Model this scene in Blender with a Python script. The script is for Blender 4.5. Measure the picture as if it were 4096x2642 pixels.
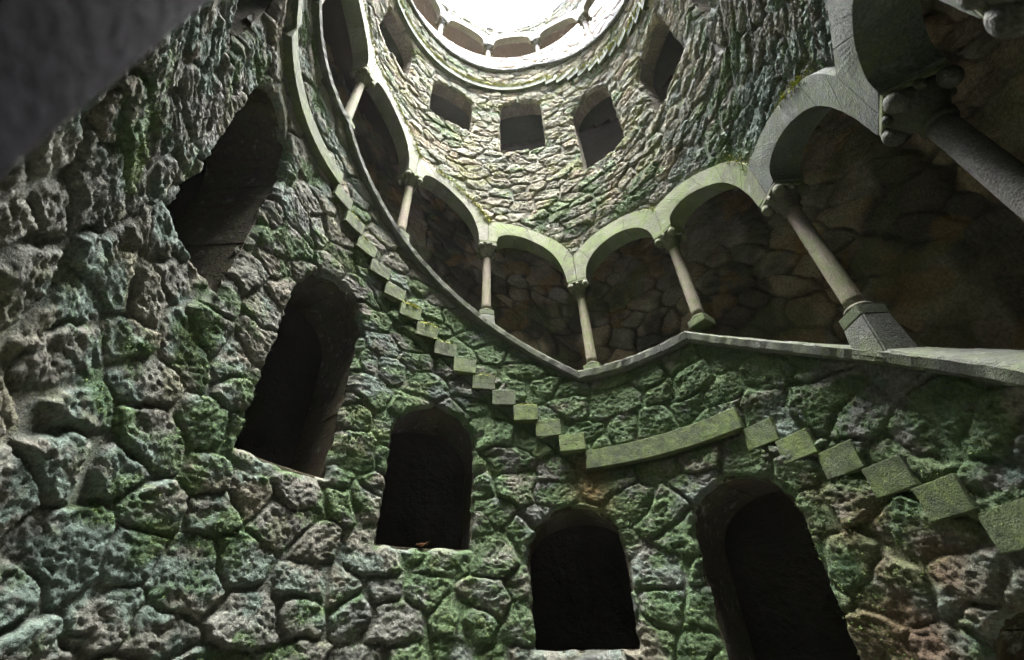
import bpy, bmesh, math, random
import numpy as np
from mathutils import Matrix, Vector
random.seed(7)
rng = np.random.default_rng(7)
scene = bpy.context.scene
for o in list(bpy.data.objects):
    bpy.data.objects.remove(o)
COL = scene.collection

# ------------------------------------------------------------------ camera
R = 2.0                       # radius of the well shaft in metres; heights below are given in R, 0 = eye level
Z0 = 2.6                      # eye level above the well floor
cam_d = bpy.data.cameras.new("camera")
cam = bpy.data.objects.new("camera", cam_d)
COL.objects.link(cam)
cam_d.sensor_width = 36.0
cam_d.lens = 15.064
cam_d.clip_start = 0.02
cam_d.clip_end = 400
cam_d.dof.use_dof = True
cam_d.dof.focus_distance = 5.0
cam_d.dof.aperture_fstop = 3.2
CAMX, CAMY = -0.0442 * R, -1.0311 * R
CM = [[0.999476, 0.032376, 0.0], [0.019569, -0.604135, -0.796642], [-0.025792, 0.796224, -0.604452]]
cam.matrix_world = Matrix([[CM[0][0], CM[0][1], CM[0][2], CAMX], [CM[1][0], CM[1][1], CM[1][2], CAMY],
                           [CM[2][0], CM[2][1], CM[2][2], Z0], [0, 0, 0, 1]])
scene.camera = cam

# ------------------------------------------------------------------ sky, sun, exposure
SUN_EL, SUN_AZ = 83.0, 145.0      # degrees; azimuth from +Y towards +X
w = bpy.data.worlds.new("World")
scene.world = w
w.use_nodes = True
nt = w.node_tree
nt.nodes.clear()
sky = nt.nodes.new("ShaderNodeTexSky")
sky.sky_type = 'NISHITA'
sky.sun_disc = False
sky.sun_elevation = math.radians(SUN_EL)
sky.sun_rotation = math.radians(SUN_AZ)
sky.air_density = 1.0
sky.dust_density = 1.5
sky.ozone_density = 1.0
bg = nt.nodes.new("ShaderNodeBackground")
bg.inputs[1].default_value = 0.15
wo = nt.nodes.new("ShaderNodeOutputWorld")
nt.links.new(sky.outputs[0], bg.inputs[0])
nt.links.new(bg.outputs[0], wo.inputs[0])
sun_d = bpy.data.lights.new("sun", 'SUN')
sun_d.energy = 1.5
sun_d.angle = math.radians(38)
sun_d.color = (1.0, 0.975, 0.93)
sun = bpy.data.objects.new("sun", sun_d)
COL.objects.link(sun)
_e, _a = math.radians(SUN_EL), math.radians(SUN_AZ)
_dir = Vector((math.cos(_e) * math.sin(_a), math.cos(_e) * math.cos(_a), math.sin(_e)))
sun.rotation_euler = _dir.to_track_quat('Z', 'Y').to_euler()
sun.location = (0, 0, 30)
vs = scene.view_settings
vs.view_transform = 'Standard'
vs.look = 'None'
vs.gamma = 1
vs.exposure = 5.75
HAZE = 0.0005
scene.render.engine = 'CYCLES'
cy = scene.cycles
cy.max_bounces = 6
cy.diffuse_bounces = 5
cy.glossy_bounces = 2
cy.use_denoising = True
try:
    cy.denoiser = 'OPENIMAGEDENOISE'
except Exception:
    pass
cy.sample_clamp_indirect = 30
cy.volume_bounces = 0
cy.use_adaptive_sampling = False     # the shaft is dark before exposure: the noise threshold would stop too early

# ------------------------------------------------------------------ small helpers
def put(name, me, mat=None, parent=None, smooth=False):
    if mat is not None:
        me.materials.append(mat)
    o = bpy.data.objects.new(name, me)
    COL.objects.link(o)
    if parent is not None:
        o.parent = parent
    if smooth:
        me.polygons.foreach_set("use_smooth", np.ones(len(me.polygons), dtype=bool))
    return o

def thing(name, label, cat, loc=(0, 0, 0), group=None):
    o = bpy.data.objects.new(name, None)
    COL.objects.link(o)
    o.empty_display_size = 0.1
    o["label"] = label
    o["category"] = cat
    if group:
        o["group"] = group
    o["kind"] = "thing"
    return o

def tag(o, label=None, cat=None, group=None, kind=None):
    if label: o["label"] = label
    if cat: o["category"] = cat
    if group: o["group"] = group
    if kind: o["kind"] = kind
    return o

def np_mesh(name, V, Q, attrs=None, smooth=True):
    """mesh from vertex array and an (n,3|4) index array, float point attributes"""
    me = bpy.data.meshes.new(name)
    n, k = Q.shape
    me.vertices.add(len(V))
    me.vertices.foreach_set("co", np.ascontiguousarray(V, dtype=np.float32).ravel())
    me.loops.add(n * k)
    me.loops.foreach_set("vertex_index", np.ascontiguousarray(Q, dtype=np.int32).ravel())
    me.polygons.add(n)
    me.polygons.foreach_set("loop_start", np.arange(0, n * k, k, dtype=np.int32))
    me.polygons.foreach_set("use_smooth", np.full(n, smooth, dtype=bool))
    for an, av in (attrs or {}).items():
        if av.ndim == 2:
            a = me.attributes.new(an, 'FLOAT_COLOR', 'POINT')
            a.data.foreach_set("color", np.ascontiguousarray(np.concatenate([av, np.ones((len(av), 1))], 1), dtype=np.float32).ravel())
            continue
        a = me.attributes.new(an, 'FLOAT', 'POINT')
        a.data.foreach_set("value", np.ascontiguousarray(av, dtype=np.float32))
    me.update(calc_edges=True)
    return me

def py_mesh(name, V, F, smooth=False):
    me = bpy.data.meshes.new(name)
    me.from_pydata([tuple(v) for v in V], [], F)
    me.update()
    if smooth:
        me.polygons.foreach_set("use_smooth", np.ones(len(me.polygons), dtype=bool))
    return me

def cyl(th, r, z):
    """angle (0 = far side, clockwise), radius in metres, height in R"""
    return (r * math.sin(th), r * math.cos(th), z * R + Z0)

def smooth01(x):
    x = np.clip(x, 0, 1)
    return x * x * (3 - 2 * x)

def _hash(ix, iy, iz, seed):
    h = (ix.astype(np.uint32) * np.uint32(374761393) + iy.astype(np.uint32) * np.uint32(668265263)
         + iz.astype(np.uint32) * np.uint32(2147483647) + np.uint32(seed * 974711 + 13))
    h = (h ^ (h >> np.uint32(13))) * np.uint32(1274126177)
    h = h ^ (h >> np.uint32(16))
    return (h & np.uint32(0xFFFFFF)).astype(np.float32) / np.float32(0xFFFFFF)

def vnoise(P, seed=0, linear=False):
    I = np.floor(P)
    f = (P - I).astype(np.float32)
    I = I.astype(np.int64)
    if not linear:
        f = f * f * f * (f * (f * 6 - 15) + 10)
    x, y, z = I[:, 0], I[:, 1], I[:, 2]
    fx, fy, fz = f[:, 0], f[:, 1], f[:, 2]
    def c(a, b, d): return _hash(x + a, y + b, z + d, seed)
    x00 = c(0, 0, 0) * (1 - fx) + c(1, 0, 0) * fx
    x10 = c(0, 1, 0) * (1 - fx) + c(1, 1, 0) * fx
    x01 = c(0, 0, 1) * (1 - fx) + c(1, 0, 1) * fx
    x11 = c(0, 1, 1) * (1 - fx) + c(1, 1, 1) * fx
    return ((x00 * (1 - fy) + x10 * fy) * (1 - fz) + (x01 * (1 - fy) + x11 * fy) * fz) * 2 - 1

def fbm(P, scale, octs, seed=0, ridge=False, gain=0.5):
    out = np.zeros(len(P), dtype=np.float32)
    a, s = 1.0, scale
    for k in range(octs):
        n = vnoise(P * s, seed + k * 7)
        if ridge:
            n = 1 - 2 * np.abs(n)
        out += a * n
        a *= gain
        s *= 2.03
    return out

# ------------------------------------------------------------------ materials
def new_mat(name):
    m = bpy.data.materials.new(name)
    m.use_nodes = True
    t = m.node_tree
    b = t.nodes["Principled BSDF"]
    b.inputs["Roughness"].default_value = 0.85
    b.inputs["Specular IOR Level"].default_value = 0.25
    return m, t, b

class NB:
    """terse node builder"""
    def __init__(s, t):
        s.t = t
        s.pos = t.nodes.new("ShaderNodeNewGeometry").outputs["Position"]
    def noise(s, scale, detail=6, rough=0.6, off=0.0, vec=None, dist=0.0):
        n = s.t.nodes.new("ShaderNodeTexNoise")
        if vec is None and off:
            a = s.t.nodes.new("ShaderNodeVectorMath")
            a.operation = 'ADD'
            a.inputs[1].default_value = (off * 13.7, off * 7.3, off * 3.1)
            s.t.links.new(s.pos, a.inputs[0])
            vec = a.outputs[0]
        detail = min(detail, 5)
        n.inputs["Scale"].default_value = scale
        n.inputs["Detail"].default_value = detail
        n.inputs["Roughness"].default_value = rough
        n.inputs["Distortion"].default_value = dist
        s.t.links.new(vec if vec is not None else s.pos, n.inputs["Vector"])
        return n.outputs["Fac"]
    def vor(s, scale, feature='F1', off=0.0):
        n = s.t.nodes.new("ShaderNodeTexVoronoi")
        n.feature = feature
        n.inputs["Scale"].default_value = scale
        s.t.links.new(s.pos, n.inputs["Vector"])
        return n.outputs["Distance"]
    def ramp(s, fac, stops):
        n = s.t.nodes.new("ShaderNodeValToRGB")
        el = n.color_ramp.elements
        while len(el) < len(stops):
            el.new(0.5)
        for e, (p, c) in zip(el, stops):
            e.position = p
            e.color = (c[0], c[1], c[2], 1) if isinstance(c, (tuple, list)) else (c, c, c, 1)
        s.t.links.new(fac, n.inputs[0])
        return n.outputs[0]
    def mix(s, fac, a, b, mode='MIX'):
        n = s.t.nodes.new("ShaderNodeMix")
        n.data_type = 'RGBA'
        n.blend_type = mode
        for sock, v in ((n.inputs[0], fac), (n.inputs[6], a), (n.inputs[7], b)):
            if hasattr(v, "is_linked"):
                s.t.links.new(v, sock)
            elif isinstance(v, (int, float)):
                sock.default_value = v
            else:
                sock.default_value = (v[0], v[1], v[2], 1)
        return n.outputs[2]
    def math(s, op, a, b=0.0, clamp=False):
        n = s.t.nodes.new("ShaderNodeMath")
        n.operation = op
        n.use_clamp = clamp
        for sock, v in ((n.inputs[0], a), (n.inputs[1], b)):
            if hasattr(v, "is_linked"):
                s.t.links.new(v, sock)
            else:
                sock.default_value = v
        return n.outputs[0]
    def rng(s, v, a, b, c=0.0, d=1.0):
        n = s.t.nodes.new("ShaderNodeMapRange")
        n.interpolation_type = 'SMOOTHSTEP'
        n.inputs[1].default_value, n.inputs[2].default_value = a, b
        n.inputs[3].default_value, n.inputs[4].default_value = c, d
        s.t.links.new(v, n.inputs[0])
        return n.outputs[0]
    def attr(s, name):
        n = s.t.nodes.new("ShaderNodeAttribute")
        n.attribute_name = name
        return n.outputs["Fac"]
    def sep(s, axis):
        n = s.t.nodes.new("ShaderNodeSeparateXYZ")
        s.t.links.new(s.pos, n.inputs[0])
        return n.outputs[axis]
    def rand(s):
        return s.t.nodes.new("ShaderNodeObjectInfo").outputs["Random"]
    def normal_z(s):
        g = s.t.nodes.new("ShaderNodeNewGeometry")
        n = s.t.nodes.new("ShaderNodeSeparateXYZ")
        s.t.links.new(g.outputs["Normal"], n.inputs[0])
        return n.outputs[2]
    def bump(s, bsdf, h, strength, dist, prev=None):
        n = s.t.nodes.new("ShaderNodeBump")
        n.inputs["Strength"].default_value = strength
        n.inputs["Distance"].default_value = dist
        s.t.links.new(h, n.inputs["Height"])
        if prev is not None:
            s.t.links.new(prev, n.inputs["Normal"])
        s.t.links.new(n.outputs[0], bsdf.inputs["Normal"])
        return n.outputs[0]

def mat_rubble():
    m, t, b = new_mat("rubble_stone")
    n = NB(t)
    a = t.nodes.new("ShaderNodeAttribute")
    a.attribute_name = "tint"
    h1 = n.noise(42, 8, .72, 0.0)
    c = n.mix(1.0, a.outputs["Color"], n.ramp(h1, [(.30, .55), (.5, 1.0), (.68, 1.45)]), 'MULTIPLY')
    t.links.new(c, b.inputs["Base Color"])
    p1 = n.bump(b, h1, 1.0, 0.042)
    n.bump(b, n.noise(110, 2, .6, 3.0), 0.6, 0.010, p1)
    b.inputs["Roughness"].default_value = .9
    return m

def mat_dressed(name, ca, cb, green=.7, bscale=130, bstr=.5, zfade=True, gk=1.0, pale=.45):
    m, t, b = new_mat(name)
    n = NB(t)
    base = n.mix(n.noise(6, 5, .7, 1.0), ca, cb)
    base = n.mix(1.0, base, n.ramp(n.rand(), [(0, .72), (1, 1.2)]), 'MULTIPLY')
    fine = n.noise(bscale, 3, .65, 2.0)
    base = n.mix(1.0, base, n.ramp(fine, [(.34, .5), (.52, 1.0), (.68, 1.45)]), 'MULTIPLY')
    blot = n.noise(2.4, 5, .72, 5.0)
    g1 = n.math('MULTIPLY', n.rng(blot, .36, .60), n.rng(n.noise(16, 5, .75, 6.0), .28, .62))
    if zfade:
        g1 = n.math('MULTIPLY', g1, n.rng(n.sep(2), 7.5, 12.5, 1.0, .35))
    base = n.mix(n.math('MULTIPLY', g1, green), base, n.mix(n.noise(5, 3, .6, 7.0), (.075 * gk, .13 * gk, .03 * gk), (.17 * gk, .215 * gk, .07 * gk)))
    mid = n.noise(9, 5, .75, 9.0)
    base = n.mix(n.math('MULTIPLY', n.rng(mid, .56, .70), pale), base, (.31, .32, .29))
    base = n.mix(n.math('MULTIPLY', n.rng(mid, .44, .32), .55), base, (.055, .055, .045))
    t.links.new(base, b.inputs["Base Color"])
    p = n.bump(b, fine, bstr, .008)
    n.bump(b, mid, .55, .02, p)
    return m

def mat_back(name, k):
    m, t, b = new_mat(name)
    n = NB(t)
    c = n.ramp(n.rand(), [(0, (.20, .165, .125)), (.35, (.28, .215, .15)), (.6, (.22, .195, .16)), (.8, (.33, .23, .14)), (1, (.17, .15, .12))])
    c = n.mix(1.0, c, n.ramp(n.noise(7, 5, .75, 1.0), [(.3, .45), (.5, 1.0), (.7, 1.45)]), 'MULTIPLY')
    big = n.noise(1.5, 5, .72, 3.0)
    c = n.mix(n.math('MULTIPLY', n.rng(big, .52, .64), .7), c, (.07, .06, .045))
    c = n.mix(n.math('MULTIPLY', n.rng(big, .46, .34), .5), c, (.25, .235, .19))
    c = n.mix(n.math('MULTIPLY', n.rng(n.noise(2.3, 4, .7, 6.0), .55, .68), .5), c, (.13, .145, .06))
    c = n.mix(1.0, c, (k, k, k), 'MULTIPLY')
    t.links.new(c, b.inputs["Base Color"])
    p = n.bump(b, n.noise(13, 5, .72, 2.0), .9, .05)
    n.bump(b, n.noise(90, 3, .6, 5.0), .5, .008, p)
    return m

def mat_plain(name, ca, cb, scale, bump=.4, bd=.02, rough=.9):
    m, t, b = new_mat(name)
    n = NB(t)
    t.links.new(n.mix(n.noise(scale, 8, .66, 1.0), ca, cb), b.inputs["Base Color"])
    n.bump(b, n.noise(scale * 3, 8, .66, 2.0), bump, bd)
    b.inputs["Roughness"].default_value = rough
    return m

def mat_moss():
    m, t, b = new_mat("moss")
    n = NB(t)
    t.links.new(n.mix(n.noise(9, 5, .6, 1.0), (.17, .20, .035), (.34, .34, .08)), b.inputs["Base Color"])
    b.inputs["Roughness"].default_value = 1
    return m

M_RUB = mat_rubble()
M_ARCH = mat_dressed("arch_stone_mossy", (.125, .14, .09), (.19, .20, .13), 1.0, 110, .6, gk=1.25)
M_ARCHP = mat_dressed("arch_stone_pale", (.15, .15, .125), (.22, .215, .175), .7, 110, .6)
M_ARCHG = mat_dressed("arch_stone_grey", (.058, .072, .063), (.10, .115, .097), .6, 80, .9, gk=.7, pale=.25)
M_COPE = mat_dressed("coping_granite", (.052, .058, .05), (.092, .095, .083), .5, 95, 1.0, gk=.7, pale=.3)
M_STEP = mat_dressed("step_granite", (.045, .064, .034), (.085, .102, .060), 1.0, 110, .9, gk=.82, pale=.2)
M_SHAFT = mat_dressed("shaft_granite", (.20, .16, .13), (.26, .215, .18), .7, 130, .8, gk=1.0, pale=.25)
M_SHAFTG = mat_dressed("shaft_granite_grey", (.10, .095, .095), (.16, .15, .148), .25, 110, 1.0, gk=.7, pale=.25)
M_DARK = mat_plain("shaft_granite_shaded", (.002, .002, .003), (.040, .037, .047), 30, 1.0, .04)  # shaft copy for the nearest columns, shade put into a near-black colour
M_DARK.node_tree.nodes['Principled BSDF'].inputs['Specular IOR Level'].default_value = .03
M_CAP = mat_dressed("capital_stone", (.11, .105, .085), (.17, .16, .125), .6, 100, .7)
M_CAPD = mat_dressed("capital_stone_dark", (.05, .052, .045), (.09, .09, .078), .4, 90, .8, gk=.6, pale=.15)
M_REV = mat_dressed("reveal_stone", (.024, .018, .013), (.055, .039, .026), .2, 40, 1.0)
M_REVU = mat_dressed("reveal_stone_lit", (.16, .14, .115), (.24, .205, .165), .3, 40, 1.0)  # lighter reveal copy: daylight on the upper windows put into the colour
M_SHADED = mat_plain("passage_wall_shaded", (.012, .010, .008), (.03, .026, .02), 2.5, .7, .05)  # shade of the window voids put into a near-black wall colour
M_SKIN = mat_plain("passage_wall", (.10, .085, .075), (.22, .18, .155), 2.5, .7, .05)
M_BACK = mat_back("gallery_flagstone", 1.0)
M_BACK2 = mat_back("gallery_flagstone_lit", 1.7)  # same flagstone brightened: daylight of the top gallery put into the colour
M_JOINT = mat_back("gallery_joint", .55)
M_VAULT = mat_plain("vault_stone", (.06, .052, .044), (.12, .10, .08), 3, .6, .05)
M_FLOOR = mat_plain("floor_stone", (.14, .14, .11), (.24, .23, .19), 4, .4, .02)
M_EARTH = mat_plain("earth", (.05, .08, .025), (.10, .11, .05), 2, .6, .05)
M_MOSS = mat_moss()
M_MOSS2 = mat_plain("dark_moss", (.06, .115, .03), (.13, .18, .05), 6, .1, .01)
M_LEAF = mat_plain("dead_leaf", (.16, .07, .03), (.30, .15, .075), 30, .3, .004)

# ------------------------------------------------------------------ the helix: landings and flights (angles unwrapped, falling to the right)
TAU = 2 * math.pi
DTH, DZ, WST = 0.1119, 0.0888, 0.1283
LAND = [  # start angle, end angle, top height (R)
    (-TAU - 3.05, -TAU + 0.39, 4.69),
    (-TAU + 1.956, -TAU + 2.656, 3.42),
    (-1.978, -1.278, 2.099),
    (0.2864, 0.9853, 0.7673),
    (2.552, 3.252, -0.565),
]
RAILH, RAILT = 0.383, 0.056
def rail_low(p):
    """underside of the coping along the helix"""
    for k, (a, b, z) in enumerate(LAND):
        a2, b2 = a + .024, b - .08
        h = .40 if k == 0 else RAILH
        if p <= b2:
            if p >= a2 or k == 0:
                return z + h
            pa, pz, ph = LAND[k - 1][1] - .08, LAND[k - 1][2], (.40 if k == 1 else RAILH)
            return (pz + ph) + (z + h - pz - ph) * (p - pa) / (a2 - pa)
    z = LAND[-1][2] + RAILH
    return z - 0.7935 * (p - LAND[-1][1] + .08)
def slab_top(p):
    for k, (a, b, z) in enumerate(LAND):
        if p <= b:
            if p >= a or k == 0:
                return z
            pb, pz = LAND[k - 1][1], LAND[k - 1][2]
            return pz + (z - pz) * (p - pb) / (a - pb)
    return max(LAND[-1][2] - .7935 * (p - LAND[-1][1]), -1.25)
RAIL_LOW = np.vectorize(rail_low)
SLAB_TOP = np.vectorize(slab_top)

# columns: unwrapped angle, plinth-top height
COLS = [(-1.90, 2.585), (-1.334, 2.573), (-.780, 2.116), (-.196, 1.683), (.386, 1.236), (.972, 1.245), (1.560, .815), (2.14, .37),
        (2.712, -.085), (3.277, -.085), (3.85, -.53)]
UCOLS = [(-TAU - 1.357, 5.175), (-TAU - .786, 5.175), (-TAU - .216, 5.175), (-TAU + .354, 5.175), (-TAU + .929, 4.774), (-TAU + 1.503, 4.36)]
CAPH = 0.605
RIN = [(.062, 0), (.066, .035), (.085, .062), (.13, .078), (.19, .07), (.26, .036), (.33, -.022), (.395, -.092), (.45, -.185), (.485, -.29), (.503, -.38), (.508, -.45)]
ROUT = [(0, .20), (.05, .208), (.11, .206), (.18, .188), (.25, .155), (.32, .107), (.38, .052), (.44, -.008), (.49, -.07), (.53, -.14), (.57, -.24)]

def resample(pts, n):
    P = np.array(pts, float)
    s = np.concatenate([[0], np.cumsum(np.hypot(*np.diff(P, axis=0).T))])
    q = np.linspace(0, s[-1], n)
    return np.stack([np.interp(q, s, P[:, 0]), np.interp(q, s, P[:, 1])], 1)

def smooth_poly(pts, it=2):
    P = np.array(pts, float)
    for _ in range(it):
        Q = [P[0]]
        for a, b in zip(P[:-1], P[1:]):
            Q += [a * .75 + b * .25, a * .25 + b * .75]
        Q.append(P[-1])
        P = np.array(Q)
    return P

def bay_curves(cl, cr):
    (pl, bl), (pr, br) = cl, cr
    zl, zr = bl + CAPH, br + CAPH
    span = pr - pl
    if abs(zl - zr) < .1:
        a = span / 2 - .062
        th = np.linspace(math.pi, 0, 25)
        I = np.stack([pl + span / 2 + a * np.cos(th), zl + a * 1.03 * np.sin(th)], 1)
        ro = a + .125
        t0 = math.acos(min(1, (span / 2) / ro))
        th = np.linspace(math.pi - t0, t0, 25)
        O = np.stack([pl + span / 2 + ro * np.cos(th), zl + ro * np.sin(th)], 1)
    else:
        k, sx = (zl - zr) / .45, span / .57
        f = lambda c: np.stack([pl + c[:, 0] * sx, zl + np.where(c[:, 1] < 0, c[:, 1] * k, c[:, 1])], 1)
        I = f(smooth_poly(RIN))
        O = smooth_poly(ROUT)
        O = f(O)
        O[-1, 1] = zr + .20
        j = O[:, 0] > pl + .47 * sx
        O[j, 1] = np.maximum(O[j, 1], zr + .20)
    return I, O, zl, zr

BAYS = [(a, b) for a, b in zip(COLS[:-1], COLS[1:])] + [(a, b) for a, b in zip(UCOLS[:-1], UCOLS[1:])]
CURV = [bay_curves(a, b) for a, b in BAYS]

# windows in the shaft wall: left, right, sill, spring, apex (R) and which wall they pierce
WINS = [
    (-2.50, -2.105, 1.43, 1.86, 2.10, 0), (-1.907, -1.552, .982, 1.60, 1.85, 0), (-1.262, -.893, .571, 1.23, 1.47, 0),
    (-.640, -.250, .362, .80, 1.0, 0), (.003, .392, .005, .33, .518, 0), (.68, 1.068, -.36, .31, .52, 0), (1.36, 1.74, -.80, -.15, .06, 0),
    (-1.39, -1.0, 3.90, 4.33, 4.52, 1), (-.752, -.355, 3.742, 4.20, 4.40, 1), (-.092, .298, 3.503, 4.25, 4.385, 1),
    (.565, .925, 2.945, 3.68, 3.93, 1), (1.19, 1.567, 2.81, 3.32, 3.50, 1), (1.79, 2.16, 2.48, 2.98, 3.17, 1),
]

def layout(u, v, wc, hc, seed, pw=2.3, w0=.66, w1=1.38):
    rg = np.random.default_rng(seed)
    nr = int(18 / hc) + 8
    ncx = int(15 / wc) + 12
    off = rg.random(nr) * 1.0
    jx, jz = rg.uniform(-.42, .42, (nr, ncx)), rg.uniform(-.40, .40, (nr, ncx))
    wt = rg.uniform(w0, w1, (nr, ncx))
    uu = (u + 7.0) / wc
    vv = (v + 3.5) / hc
    j0 = np.floor(vv).astype(int)
    F1 = np.full(len(u), 9e9, np.float32); F2 = F1.copy()
    ID = np.zeros(len(u), np.int64); DU = np.zeros(len(u), np.float32); DV = DU.copy()
    for dj in (-2, -1, 0, 1, 2):
        j = np.clip(j0 + dj, 0, nr - 1)
        i0 = np.floor(uu - off[j]).astype(int)
        for di in (-2, -1, 0, 1, 2):
            i = np.clip(i0 + di, 0, ncx - 1)
            du = uu - (i + .5 + off[j] + jx[j, i])
            dv = vv - (j + .5 + jz[j, i])
            d = (np.abs(du) ** pw + np.abs(dv) ** pw) ** (1 / pw) / wt[j, i]
            idn = j * ncx + i
            c1 = d < F1
            F2 = np.where(c1, F1, np.where((d < F2) & (idn != ID), d, F2))
            ID = np.where(c1, idn, ID)
            DU = np.where(c1, du * wc, DU); DV = np.where(c1, dv * hc, DV)
            F1 = np.where(c1, d, F1)
    return ID, (F2 - F1) * .5 * math.sqrt(wc * hc), DU, DV

# ------------------------------------------------------------------ shaft wall as displaced rubble, cut into single stones
def build_shaft():
    th = np.concatenate([np.arange(-math.pi, -2.6, .03), np.arange(-2.6, 2.6, .0056), np.arange(2.6, math.pi, .03), [math.pi]])
    zz = np.concatenate([np.arange(-2.6, -.4, .05), np.arange(-.4, 5.0, .0108), np.arange(5.0, 10.0, .0165), np.arange(10.0, 12.72, .025)])
    nt_, nz = len(th), len(zz)
    TH, ZZ = np.meshgrid(th, zz)
    TH, ZZ = TH.ravel(), ZZ.ravel()
    U, V = TH * R, ZZ.copy()
    P3 = np.stack([R * np.sin(TH), R * np.cos(TH), ZZ], 1)
    wob = .014 * vnoise(P3 * 7, 3) + .010 * vnoise(P3 * 17, 4)

    def win_sdf(u, v):
        best = np.full(len(u), 9.0)
        for (a, b, s, sp, ap, _) in WINS:
            c, hw = (a + b) / 2 * R, (b - a) / 2 * R
            x = np.abs(u - c)
            rect = np.maximum(x - hw, s * R - v)
            rise = (ap - sp) * R
            k = np.sqrt((x / hw) ** 2 + (np.maximum(v - sp * R, 0) / rise) ** 2)
            d = np.where(v < sp * R, rect, (k - 1) * min(hw, rise) * (.9 + .2 * (x / hw < .6)))
            best = np.minimum(best, d)
        return best
    # snap grid vertices to the window outlines
    for _ in range(2):
        s0 = win_sdf(U, V) + wob
        near = np.abs(s0) < .012
        e = .004
        gu = (win_sdf(U[near] + e, V[near]) - win_sdf(U[near] - e, V[near])) / (2 * e)
        gv = (win_sdf(U[near], V[near] + e) - win_sdf(U[near], V[near] - e)) / (2 * e)
        g2 = np.maximum(gu * gu + gv * gv, .3)
        U[near] -= s0[near] * gu / g2
        V[near] -= s0[near] * gv / g2
    sdf = win_sdf(U, V) + wob
    TH, ZZ = U / R, V
    ZR = ZZ / R

    # arcade holes and regions
    hole = np.full(len(TH), 9.0)       # signed distance-like, metres, negative inside the arcade
    ring = np.full(len(TH), 9.0)
    region = np.zeros(len(TH), np.int8)
    def fn(x): return x
    strd = np.full(len(TH), 9.0)
    for turn in (0, -1, 1):
        ph = TH + TAU * turn          # unwrapped angle
        ok = (ph > -TAU - 3.2) & (ph < 4.3)
        st = np.where(ok, SLAB_TOP(np.clip(ph, -TAU - 3.14, 4.3)), 99)
        rl = np.where(ok, RAIL_LOW(np.clip(ph, -TAU - 3.14, 4.3)), 99)
        strd = np.where(ok, np.minimum(strd, np.abs(ZR - (st - .095)) * R * .8), strd)
        strd = np.where(ok, np.minimum(strd, np.abs(ZR - rl) * R * .8), strd)
        # 1 = parapet of the lower turn, 2 = wall above it, 3 = parapet of the upper turn, 4 = wall above that
        par = ok & (ZR > st - .095) & (ZR <= rl + .1)
        up = ok & (ZR > rl + .1)
        base = 3 if turn == -1 else 1
        region = np.where(par, np.maximum(region, base), region)
        region = np.where(up, np.maximum(region, base + 1), region)
    for (cl, cr), (I, O, zl, zr) in zip(BAYS, CURV):
        for turn in (-1, 0, 1):
            ph = TH + TAU * turn
            m = (ph >= cl[0]) & (ph <= cr[0])
            if not m.any():
                continue
            p = ph[m]
            top = np.interp(p, O[:, 0], O[:, 1])
            rl = RAIL_LOW(p) + .02
            z = ZR[m]
            slope = 1.35
            d_in = np.maximum((z - top + .035) * R / slope, (rl - z) * R)
            hole[m] = np.minimum(hole[m], d_in)
            ring[m] = np.minimum(ring[m], np.where(z > rl, np.abs(z - top) * R / slope, 9.0))
    # stone layout
    wu = U + .036 * vnoise(P3 * 3.3, 11) + .022 * vnoise(P3 * 9, 12) + .008 * vnoise(P3 * 24, 15)
    wv = V + .036 * vnoise(P3 * 3.3, 13) + .020 * vnoise(P3 * 9, 14) + .008 * vnoise(P3 * 24, 16)
    idA, eA, duA, dvA = layout(wu, wv, .36, .255, 21, 2.6, .86, 1.2)
    idB, eB, duB, dvB = layout(wu, wv, .35, .215, 22)
    upper = region >= 2
    ID = np.where(upper, idB + 100000, idA)
    E = np.where(upper, eB, eA)
    DU = np.where(upper, duB, duA); DV = np.where(upper, dvB, dvA)
    E = np.minimum(E, np.maximum(strd, 0))
    rs = (ID.astype(np.uint32) * np.uint32(2654435761)) >> np.uint32(8)
    def srand(k):
        h = (ID.astype(np.uint32) + np.uint32(k * 7919)) * np.uint32(2246822519)
        h = (h ^ (h >> np.uint32(15))) * np.uint32(3266489917)
        return ((h ^ (h >> np.uint32(13))) & np.uint32(0xFFFF)).astype(np.float32) / 65535
    jw = np.where(upper, .007, .0065) + .005 * vnoise(P3 * 2.5, 17)
    prof = smooth01((E - jw) / (.010 + .010 * srand(8)))
    bul = np.where(upper, .012 + .020 * srand(1), .014 + .019 * srand(1) ** 1.5)
    tilt = (srand(2) - .5) * .14 * DU + (srand(3) - .5) * np.where(upper, .16, .20) * DV
    near = 1 + .2 * smooth01((-TH - .8) / .9) * smooth01((2.6 - ZR) / .8)
    bul = bul * near
    tilt = tilt * near
    dome = bul * (.78 * prof + .22 * (1 - np.exp(-np.maximum(E - jw, 0) / .05))) + tilt * prof
    warp = P3 + .05 * vnoise(P3 * 5, 31)[:, None] + .02 * vnoise(P3 * 13, 32)[:, None]
    facet = vnoise(warp * 9, 41, True) + .6 * vnoise(warp * 19, 42, True)
    billow = .55 * np.abs(vnoise(warp * 17, 61)) + .85 * np.abs(vnoise(warp * 33, 62)) + .75 * np.abs(vnoise(P3 * 58, 63))
    holes = smooth01((vnoise(warp * 11, 64) - .42) / .3)
    crag = np.where(upper, .0105, .0070) * facet - np.where(upper, .016, .0130) * (billow - .85) - .010 * holes
    strat = fbm(warp * np.array([1, 1, 2.6]), 6.5, 3, 80, ridge=True)
    crag = crag + np.where(upper, .0035 * strat, .002 * strat)
    d = dome + crag * (.12 + .88 * prof) + .018 * vnoise(P3 * .9, 90)
    par = (region == 1) | (region == 3)
    d = np.where(par, d - .008, d)
    # lips: the wall turns back at openings and flattens under rings and coping
    d = d - .055 * np.exp(-(np.maximum(sdf, 0) / .020) ** 2)
    flat = 1 - .8 * np.exp(-(ring / .05) ** 2)
    d = d * flat
    rr = R + .03 - d
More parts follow.
